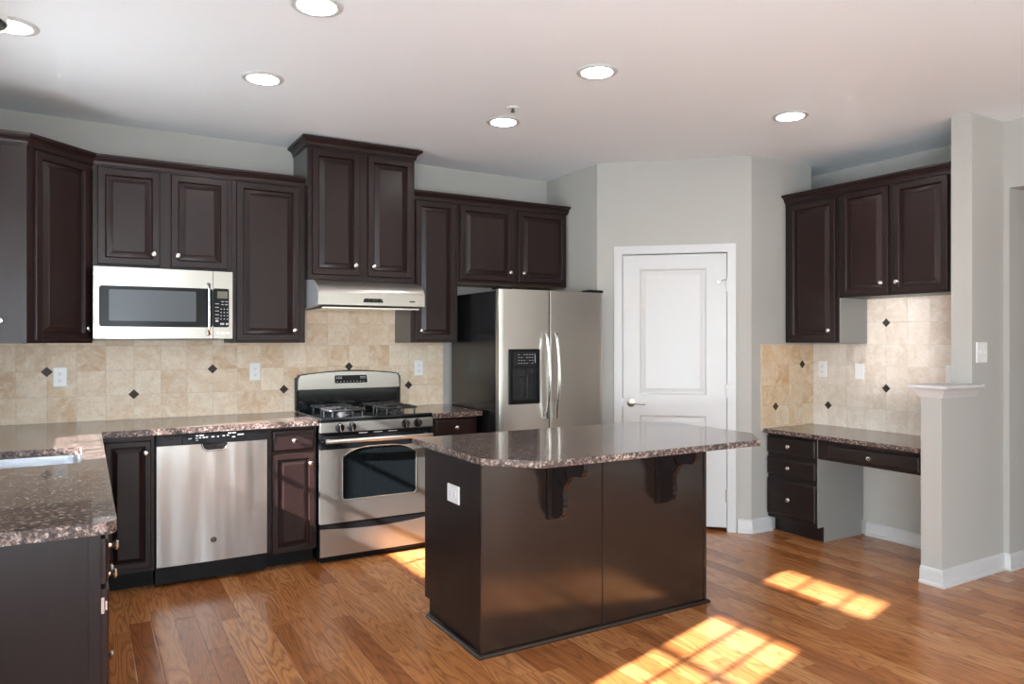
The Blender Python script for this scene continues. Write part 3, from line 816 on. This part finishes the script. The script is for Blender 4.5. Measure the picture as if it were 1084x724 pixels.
ws = [FB(0, RY-.001, 0) @ Vector((p[0], p[1], 0)) for p in win]; tube(b, ws, .0022, 6, True); obj('window_trim', b, 'steel', od)
b = NB(); box(b, RX0+.003, RX1-.003, RY-.001, RY+.028, .7155, .772, .003); obj('door_cap', b, 'black', od, 'black glossy strip behind the handle')
b = NB()
hp = [(RX0+.024+(RX1-RX0-.048)*k/12, RY-.052-.010*(1-(2*k/12-1)**2), .772) for k in range(13)]
tube(b, hp, .0135, 12)
for x in (RX0+.05, RX1-.05): box(b, x-.012, x+.012, RY-.050, RY, .762, .782, .003)
obj('handle', b, 'steel', od, 'long stainless towel-bar handle')
# storage drawer, its top edge dipping to a pull
b = NB()
dp = [(RX0+.003, .047), (RX1-.003, .047), (RX1-.003, .222)]+[(RX1-.003-(RX1-RX0-.006)*k/16, .222-.022*math.sin(PI*k/16)) for k in range(1, 16)]+[(RX0+.003, .222)]
prism(b, dp, -.028, 0, FB(0, RY, 0)); obj('storage_drawer', b, 'steel', rg, 'stainless storage drawer')
b = NB(); box(b, RX0+.006, RX1-.006, RY+.006, RY+.03, .20, .252); obj('drawer_gap', b, 'black', rg)
# backguard
b = NB(); gy = 5.078
def gpts(m): 
    return [(RX0-.004-m+.004, 1.050-m), (RX1+.004+m-.004, 1.050-m), (RX1+m-.004, 1.135), (RX1-.016+m, 1.160+m)]+[(RX1-.016-(RX1-RX0-.032)*k/14, 1.162+m+.026*math.sin(PI*k/14)) for k in range(1, 14)]+[(RX0+.016-m, 1.160+m), (RX0+.004-m, 1.135)]
prism(b, gpts(.0), 0, .030, FB(0, gy+.030, 0)); 
bg = obj('backguard', b, 'black', rg, 'black arched backguard')
b = NB(); prism(b, [(p[0]*.975+RC*.025, 1.112+(p[1]-1.112)*.88) for p in gpts(0)], .030, .034, FB(0, gy+.030, 0), bev=.001); obj('backguard_face', b, 'steel', bg, 'stainless control face')
b = NB(); box(b, RX0+.008, RX1-.008, gy+.012, 5.128, .912, 1.060); obj('backguard_riser', b, 'black', bg)
for x0 in (RX0-.002, RX1-.016):
    b = NB(); box(b, x0, x0+.018, gy+.004, 5.128, .912, 1.14, .003); obj('end_post', b, 'black_satin', bg)
dm = FB(0, gy-.004, 0)
b = NB(); prism(b, rounded([(RC-.13, 1.080), (RC+.145, 1.080), (RC+.135, 1.158), (RC-.13, 1.158)], .012), 0, .003, dm); obj('display_surround', b, 'steel', bg)
b = NB(); prism(b, rounded([(RC-.115, 1.096), (RC+.125, 1.096), (RC+.118, 1.152), (RC-.115, 1.152)], .008),   .003, .005, dm); dsp = obj('display', b, 'black_satin', bg, 'black clock display')
b = NB()
for x in (-.10, -.085, -.07, .075, .09, .105):
    for z in (1.128, 1.138): box(b, RC+x-.005, RC+x+.005, gy-.0095, gy-.0085, z, z+.004)
for k in range(9): box(b, RC-.10+k*.024, RC-.093+k*.024, gy-.0095, gy-.0085, 1.106, 1.110)
obj('clock_lettering', b, 'legend', dsp)
b = NB(); box(b, RC-.008, RC+.008, gy-.006, gy-.0035, 1.083, 1.091); obj('badge', b, 'slot', bg, 'tiny dark maker badge')
# burners and grates
def grate(cx, cy, w, d):
    b = NB(); z = .950; r = .0075
    x0, x1, y0, y1 = cx-w/2, cx+w/2, cy-d/2, cy+d/2
    lp = rounded([(x0, y0), (x1, y0), (x1, y1), (x0, y1)], .03, seg=5)
    tube(b, [(px, py, z) for px, py in lp], r, 8, True)
    for px, py in ((x0, cy), (x1, cy)):
        s = 1 if px < cx else -1
        tube(b, [(px, py, z), (px+s*w*.30, py, z+.004)], r*.9, 8)
    for py in (y0, y1):
        s = 1 if py < cy else -1
        tube(b, [(cx, py, z), (cx, py+s*d*.28, z+.004)], r*.9, 8)
    for px in (x0+.02, x1-.02):
        for py in (y0+.005, y1-.005): tube(b, [(px, py, z), (px, py, .912)], r*.9, 8)
    g = obj('burner_grate', b, 'iron', rg, 'black cast-iron burner grate')
    b = NB(); lathe(b, [(0, .0), (.050, 0), (.046, .006), (.034, .008), (.034, .016), (.030, .020), (0, .021)], Matrix.Translation((cx, cy, .913)), 24); obj('burner_cap', b, 'slot', rg)
for cx, cy in ((RX0+.20, 4.665), (RX1-.20, 4.665), (RX0+.20, 4.925), (RX1-.20, 4.925)): grate(cx, cy, .235, .205)

# ---- range hood
hd = thing('range_hood', 'stainless steel range hood with a curved front under the tallest cabinet', 'range hood', (1.63, 4.85, 1.6))
HX0, HX1, HY = 1.272, 1.996, 4.575
pro = [(0, 1.803), (0, 1.640), (.10, 1.612), (.46, 1.618), (.573, 1.628), (.573, 1.702)]+[(.573-.185*math.sin(t*PI/2/8)*1.0-.0, 1.702+.098*(1-math.cos(t*PI/2/8))) for t in range(1, 9)]+[(.30, 1.803)]
pro = [(0, 1.802), (0, 1.640), (.06, 1.612), (.46, 1.616), (.563, 1.628), (.563, 1.700)]+[(.563-.190*(1-math.cos(t*PI/2/8)), 1.700+.098*math.sin(t*PI/2/8)) for t in range(1, 9)]+[(.30, 1.802)]
b = NB(); prism(b, [(YB-.012-p[0], p[1]) for p in pro], HX0, HX1, Matrix(((0, 0, 1, 0), (1, 0, 0, 0), (0, 1, 0, 0), (0, 0, 0, 1))))
obj('shell', b, 'steel', hd)
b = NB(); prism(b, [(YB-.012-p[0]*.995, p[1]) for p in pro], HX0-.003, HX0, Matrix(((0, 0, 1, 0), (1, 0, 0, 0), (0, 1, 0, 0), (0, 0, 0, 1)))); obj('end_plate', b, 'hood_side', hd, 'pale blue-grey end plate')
b = NB(); box(b, HX0+.03, HX1-.03, HY+.03, YB-.08, 1.606, 1.615); obj('filter_panel', b, 'nickel', hd, 'grey metal filter panel')
b = NB(); prism(b, rounded([(1.560, 1.647), (1.700, 1.647), (1.690, 1.674), (1.570, 1.674)], .008), 0, .004, FB(0, HY+.001, 0)); cpn = obj('control_panel', b, 'black', hd, 'black switch panel')
b = NB()
for k in range(4): box(b, 1.578+k*.028, 1.594+k*.028, HY-.006, HY-.003, 1.655, 1.666)
obj('switch', b, 'black_satin', cpn)
b = NB(); box(b, 1.885, 1.925, HY-.0012, HY+.001, 1.655, 1.665); obj('badge', b, 'slot', hd, 'small dark maker badge')
b = NB()
for k in range(22):
    x = 1.475+k*.0145; t = 6.2*PI/2/8
    box(b, x, x+.009, YB-.012-(.563-.190*(1-math.cos(t)))-.002, YB-.012-(.563-.190*(1-math.cos(t)))+.012, 1.700+.098*math.sin(t)-.002, 1.700+.098*math.sin(t)+.003)
obj('vent_slots', b, 'slot', hd)

# ---- microwave
MX0, MX1, MY, MZ0, MZ1 = .040, .781, 4.720, 1.411, 1.818
mw = thing('microwave', 'stainless steel over-the-counter microwave mounted below a short cabinet', 'microwave', (.41, 4.93, MZ0))
b = NB(); box(b, MX0+.002, MX1-.002, MY+.02, YB-.012, MZ0+.004, MZ1); obj('body', b, 'black_satin', mw)
mdx = .668
def curved_front(bm, x0, x1, z0, z1, y, th, bow, xa, xb, n=8):
    f = lambda x: y-bow*(1-((2*(x-xa)/(xb-xa)-1)**2))
    pts = [(x0+(x1-x0)*i/n, f(x0+(x1-x0)*i/n)) for i in range(n+1)]
    prism(bm, pts+[(x1, y+th), (x0, y+th)], z0, z1)
b = NB(); curved_front(b, MX0, mdx-.0015, MZ0, MZ1, MY, .022, .016, MX0, MX1); md = obj('door', b, 'steel', mw, 'stainless door with a dark window')
def flush(bm, x0, x1, z0, z1, n0, n1, r, bow=.016):
    """rounded plate lying on the bowed front"""
    pts = rounded([(x0, z0), (x1, z0), (x1, z1), (x0, z1)], r, seg=4); f = lambda x: MY-bow*(1-((2*(x-MX0)/(MX1-MX0)-1)**2))
    # subdivide long edges so that the plate follows the bow
    out = []
    for i, p in enumerate(pts):
        qn = pts[(i+1) % len(pts)]; k = max(1, int(abs(qn[0]-p[0])/.05))
        for j in range(k): out.append((p[0]+(qn[0]-p[0])*j/k, p[1]+(qn[1]-p[1])*j/k))
    xs = sorted({round(p[0], 5) for p in out}); cols = []
    def zr_(x):
        hit = []
        for i, p in enumerate(out):
            qn = out[(i+1) % len(out)]
            if abs(p[0]-x) < 2e-5: hit.append(p[1])
            elif (p[0]-x)*(qn[0]-x) < -1e-12: hit.append(p[1]+(qn[1]-p[1])*(x-p[0])/(qn[0]-p[0]))
        return min(hit), max(hit)
    for x in xs:
        a, c_ = zr_(x); cols.append([bm.verts.new((x, f(x)-n_, z)) for n_, z in ((n0, a), (n1, a), (n1, c_), (n0, c_))])
    for A_, B_ in zip(cols, cols[1:]):
        for q_ in range(3): bm.faces.new((A_[q_], A_[q_+1], B_[q_+1], B_[q_]))
    bm.faces.new(cols[0]); bm.faces.new(cols[-1][::-1])
b = NB(); flush(b, .067, mdx-.002, 1.478, 1.712, -.004, .0025, .018); wb_ = obj('window_surround', b, 'black_satin', md, 'black window surround')
b = NB(); flush(b, .117, .572, 1.512, 1.703-.012, .002, .0035, .008); obj('window', b, 'mw_glass', md, 'grey perforated window screen')
b = NB()
hp = [(.640, MY-.014, 1.745), (.640, MY-.040, 1.738), (.640, MY-.052, 1.700)]+[(.640, MY-.052-.006*math.sin(PI*k/8), 1.700-.23*k/8) for k in range(1, 8)]+[(.640, MY-.052, 1.470), (.640, MY-.040, 1.440), (.640, MY-.014, 1.433)]
tube(b, hp, .013, 10, ry=.008)
obj('handle', b, 'chrome', md, 'curved chrome bar handle')
badge(md, FB(.086, MY-.004, 1.450), .013)
b = NB(); curved_front(b, mdx+.0015, MX1, MZ0, MZ1, MY, .022, .016, MX0, MX1); ctl = obj('control_side', b, 'steel', mw, 'stainless strip with the keypad')
b = NB(); flush(b, mdx, .760, 1.480, 1.715, -.004, .0025, .012); kp = obj('keypad', b, 'black_satin', ctl, 'black keypad')
f_ = lambda x: MY-.016*(1-((2*(x-MX0)/(MX1-MX0)-1)**2))
b = NB(); flush(b, .692, .752, 1.655, 1.698, .002, .004, .003); obj('display', b, 'lcd', kp, 'grey-green display')
b = NB()
def key(x, z, w, h): box(b, x-w/2, x+w/2, f_(x)-.0042, f_(x)-.0015, z-h/2, z+h/2)
for r in range(5): key(.690, 1.622-r*.022, .022, .004)
for r, z in enumerate((1.636, 1.618)):
    for x in (.722, .745): key(x, z, .016, .004)
for r in range(4):
    for x in (.714, .732, .750): key(x, 1.590-r*.020, .006, .006)
key(.690, 1.518, .016, .012); key(.720, 1.500, .022, .012); key(.748, 1.500, .014, .012)
obj('key_legend', b, 'legend', kp, 'pale printed keys')
b = NB()
for x in (.695, .725, .755): lathe(b, [(0, 0), (.009, 0), (.009, .003), (0, .004)], FB(x, f_(x), 1.445), 14)
obj('push_button', b, 'nickel', ctl)
b = NB(); box(b, MX0+.03, MX1-.08, MY+.03, MY+.20, MZ0-.004, MZ0+.005); obj('underside_grille', b, 'slot', mw)

# ---- refrigerator
FX0, FX1, FY = 2.432, 3.332, 4.310
fr = thing('refrigerator', 'side-by-side stainless steel refrigerator with a black ice dispenser', 'refrigerator', (2.88, 4.7, 0))
b = NB(); box(b, FX0, FX1, 4.375, 5.06, .012, 1.742, .004); obj('cabinet_body', b, 'fridge_side', fr, 'black cabinet sides')
b = NB(); box(b, FX0+.01, FX1-.01, 4.350, 4.39, 0, .095); obj('kick_grille', b, 'black_satin', fr)
fmx = 2.840
def fdoor(x0, x1, r0, r1):
    """door with rounded outer edges and a gently bowed face"""
    n = 10; pts = []
    for i in range(n+1):
        x = x0+(x1-x0)*i/n; t = (2*(x-FX0)/(FX1-FX0)-1); y = FY+.012*t*t
        pts.append((x, y))
    pts = [(x0, 4.365), (x0, pts[0][1]+r0)]+[(x0+r0*.3, pts[0][1]+r0*.3)]+[(pts[0][0]+r0, pts[0][1])]+pts[1:-1]+[(pts[-1][0]-r1, pts[-1][1])]+[(x1-r1*.3, pts[-1][1]+r1*.3)]+[(x1, pts[-1][1]+r1), (x1, 4.365)]
    return pts
b = NB(); prism(b, fdoor(FX0, fmx-.003, .024, .008), .105, 1.752); fd = obj('freezer_door', b, 'steel', fr, 'left stainless door with the dispenser')
b = NB(); prism(b, fdoor(fmx+.003, FX1, .008, .024), .105, 1.752); rd = obj('fridge_door', b, 'steel', fr, 'right plain stainless door')
def fhandle(x, parent):
    b = NB(); z0, z1 = .842, 1.462
    n = 16; pts = [(x, FY-.002, z1-.010)]
    for k in range(n+1): pts.append((x, FY-.026-.040*math.sin(PI*k/n), z1-.014-(z1-z0-.028)*k/n))
    pts.append((x, FY-.002, z0+.010))
    tube(b, pts, .0125, 10, ry=.010)
    obj('handle', b, 'nickel', parent, 'long bowed metal handle')
fhandle(2.800, fd); fhandle(2.880, rd)
# dispenser
b = NB(); DXa, DXb, DZa, DZb = 2.505, 2.755, .958, 1.340
hol = [(DXa+.028, DZa+.035), (DXb-.028, DZa+.035), (DXb-.028, 1.215), (DXa+.028, 1.215)]
filled([rounded([(DXa, DZa), (DXb, DZa), (DXb, DZb), (DXa, DZb)], .008), hol], 0, .010, FB(0, FY+.004, 0), b)
dis = obj('ice_dispenser', b, 'black_satin', fd, 'black ice and water dispenser')
b = NB(); box(b, DXa+.02, DXb-.02, FY+.001, FY+.003, DZa+.02, 1.22); obj('dispenser_recess', b, 'black_enamel', dis)
b = NB(); box(b, DXa+.03, DXb-.03, FY-.010, FY-.0065, 1.222, 1.322); obj('dispenser_panel', b, 'black', dis)
# ---- fridge extras are sub-parts of the door
b = NB()
for r in range(4):
    for k in range(6):
        if (r+k) % 5 != 4: box(b, DXa+.070+k*.022, DXa+.080+k*.022, FY-.0112, FY-.0098, 1.240+r*.020, 1.243+r*.020)
box(b, DXb-.045, DXb-.042, FY-.0112, FY-.0098, 1.245, 1.305)
obj('dispenser_lettering', b, 'legend', dis)
b = NB(); box(b, 2.585, 2.650, FY-.014, FY+.001, 1.150, 1.200, .004); box(b, 2.600, 2.640, FY-.008, FY+.001, 1.015, 1.150, .003); box(b, 2.655, 2.662, FY-.006, FY+.001, 1.000, 1.205)
obj('dispenser_lever', b, 'black', dis)
b = NB(); box(b, DXa+.03, DXb-.03, FY-.012, FY+.001, DZa+.030, DZa+.040); obj('drip_tray', b, 'black', dis)
for x0, x1 in ((FX0+.005, FX0+.11), (FX1-.13, FX1-.005)):
    b = NB(); box(b, x0, x1, FY+.012, FY+.12, 1.7525, 1.772, .004); obj('hinge_cover', b, 'black_satin', fr, 'black hinge cover')

# ================================================================ OUTLETS AND SWITCHES
def outlet(label, mx, w=.072, h=.118, kind='outlet', group='white cover plates'):
    o = thing('light_switch' if kind == 'switch' else 'wall_outlet', label, 'switch' if kind == 'switch' else 'outlet', tuple(mx @ Vector((0, 0, 0))), group)
    b = NB(); nested(b, w, h, [(0, 0), (0, .003), (.004, .006)], mx @ Matrix.Translation((-w/2, -h/2, 0))); obj('cover_plate', b, 'plastic', o)
    if kind == 'outlet':
        for s in (-1, 1):
            b = NB(); m2 = mx @ Matrix.Translation((0, s*.0205, .006))
            prism(b, rounded([(-.017, -.013), (.017, -.013), (.017, .013), (-.017, .013)], .008), 0, .0015, m2); f = obj('receptacle', b, 'plastic', o)
            b = NB(); box(b, -.007, -.005, -.002, .007, .0012, .0018, mx=m2); box(b, .005, .007, -.002, .006, .0012, .0018, mx=m2)
            lathe(b, [(0, .0012), (.0025, .0012), (.0025, .0018), (0, .0018)], m2 @ Matrix.Translation((0, -.007, 0)), 8); obj('socket_slots', b, 'slot', f)
    elif kind == 'switch':
        for s in (-1, 1):
            b = NB(); box(b, s*.023-.004, s*.023+.004, -.010, .010, .005, .0065, mx=mx); box(b, s*.023-.003, s*.023+.003, .000, .008, .006, .016, .001, mx=mx); obj('toggle', b, 'plastic', o)
    elif kind == 'wide':
        for s in (-1, 1):
            b = NB(); m2 = mx @ Matrix.Translation((s*.022, 0, .006))
            prism(b, rounded([(-.014, -.018), (.014, -.018), (.014, .018), (-.014, .018)], .008), 0, .0015, m2); f = obj('receptacle', b, 'plastic', o)
            b = NB(); box(b, -.007, .0, -.008, -.006, .0012, .0018, mx=m2); box(b, -.007, .0, .006, .008, .0012, .0018, mx=m2); obj('socket_slots', b, 'slot', f)
    return o
ty = YB-TB-.0005
outlet('white outlet on the backsplash tile near the counter corner, below the slanted cabinet', FB(-.130, ty, 1.180))
outlet('white outlet on the backsplash tile above the dishwasher', FB(.994, ty, 1.188))
outlet('white outlet on the backsplash tile right of the range', FB(2.193, ty, 1.190))
outlet('white outlet on the dark end of the island', frame_m((IX0+.0035, 3.115, .672), (0, -1, 0), (-1, 0, 0)), .125, .085, 'wide')
outlet('white outlet above the desk, nearest the pantry corner', FR(XR-TB-.0005, 3.582, 1.182))
outlet('white blank cover plate above the desk, right of the desk outlet', FR(XR-TB-.0005, 3.275, 1.176), kind='blank')
outlet('white cover plate above the desk, half hidden by the column', FR(XR-TB-.0005, 2.625, 1.176), kind='blank')
outlet('white double light switch on the face of the column', FB(4.604, 2.3195, 1.328), .118, .122, 'switch')

# ================================================================ CEILING
def downlight(label, x, y):
    t = thing('recessed_downlight', label, 'ceiling light', (x, y, H), 'recessed ceiling lights')
    b = NB(); mx = Matrix.Translation((x, y, H)) @ Matrix.Rotation(PI, 4, 'X')
    lathe(b, [(.077, .001), (.103, .001), (.104, .003), (.100, .008), (.086, .011), (.078, .009), (.077, .001)], mx, 40, ring=True)
    obj('trim_ring', b, 'trim', t)
    b = NB(); lathe(b, [(0, .0045), (.077, .0045), (.077, .002), (0, .002)], mx, 40); obj('lens', b, 'lens', t, 'lit white lens')
downlight('recessed ceiling light in front of the microwave cabinet', .785, 3.855)
downlight('recessed ceiling light above the island', 2.204, 2.915)
downlight('recessed ceiling light nearest the refrigerator, beside the sprinkler', 2.213, 3.872)
downlight('recessed ceiling light nearest the desk cabinets', 3.635, 2.905)
downlight('recessed ceiling light cut by the top edge of the photo', .800, 2.905)
downlight('recessed ceiling light at the far left edge over the sink counter', -.272, 3.750)
sp = thing('fire_sprinkler', 'small fire sprinkler head on the ceiling by a downlight', 'sprinkler', (2.128, 3.615, H))
b = NB(); mx = Matrix.Translation((2.128, 3.615, H)) @ Matrix.Rotation(PI, 4, 'X')
lathe(b, [(.0, .0), (.034, .0), (.033, .004), (.016, .008), (0, .008)], mx, 24); obj('escutcheon', b, 'plastic', sp)
b = NB(); lathe(b, [(0, .006), (.008, .006), (.007, .014), (.003, .017), (.003, .024), (.013, .025), (.013, .027), (0, .027)], mx, 12)
tube(b, [mx @ Vector(q) for q in ((.008, 0, .012), (.011, 0, .018), (.003, 0, .024))], .002, 6); tube(b, [mx @ Vector(q) for q in ((-.008, 0, .012), (-.011, 0, .018), (-.003, 0, .024))], .002, 6)
obj('sprinkler_head', b, 'iron', sp, 'dark metal sprinkler head')
# edge of a hanging lamp at the top left corner
pn = thing('pendant_lamp', 'grey pendant lamp shade just showing at the top left corner', 'pendant lamp', (-.345, 3.05, H))
b = NB(); mx = Matrix.Translation((-.345, 3.05, 0))
lathe(b, [(.030, 2.700), (.086, 2.690), (.098, 2.672), (.116, 2.494), (.118, 2.486), (.112, 2.488), (.094, 2.664), (.030, 2.690)], mx, 36); obj('lamp_shade', b, 'nickel', pn, 'grey metal shade')
b = NB(); lathe(b, [(0, H-.001), (.05, H-.001), (.05, H-.016), (.008, H-.022), (.006, 2.70), (.030, 2.70), (.030, 2.68), (0, 2.68)], mx, 20); obj('canopy_and_stem', b, 'nickel', pn)
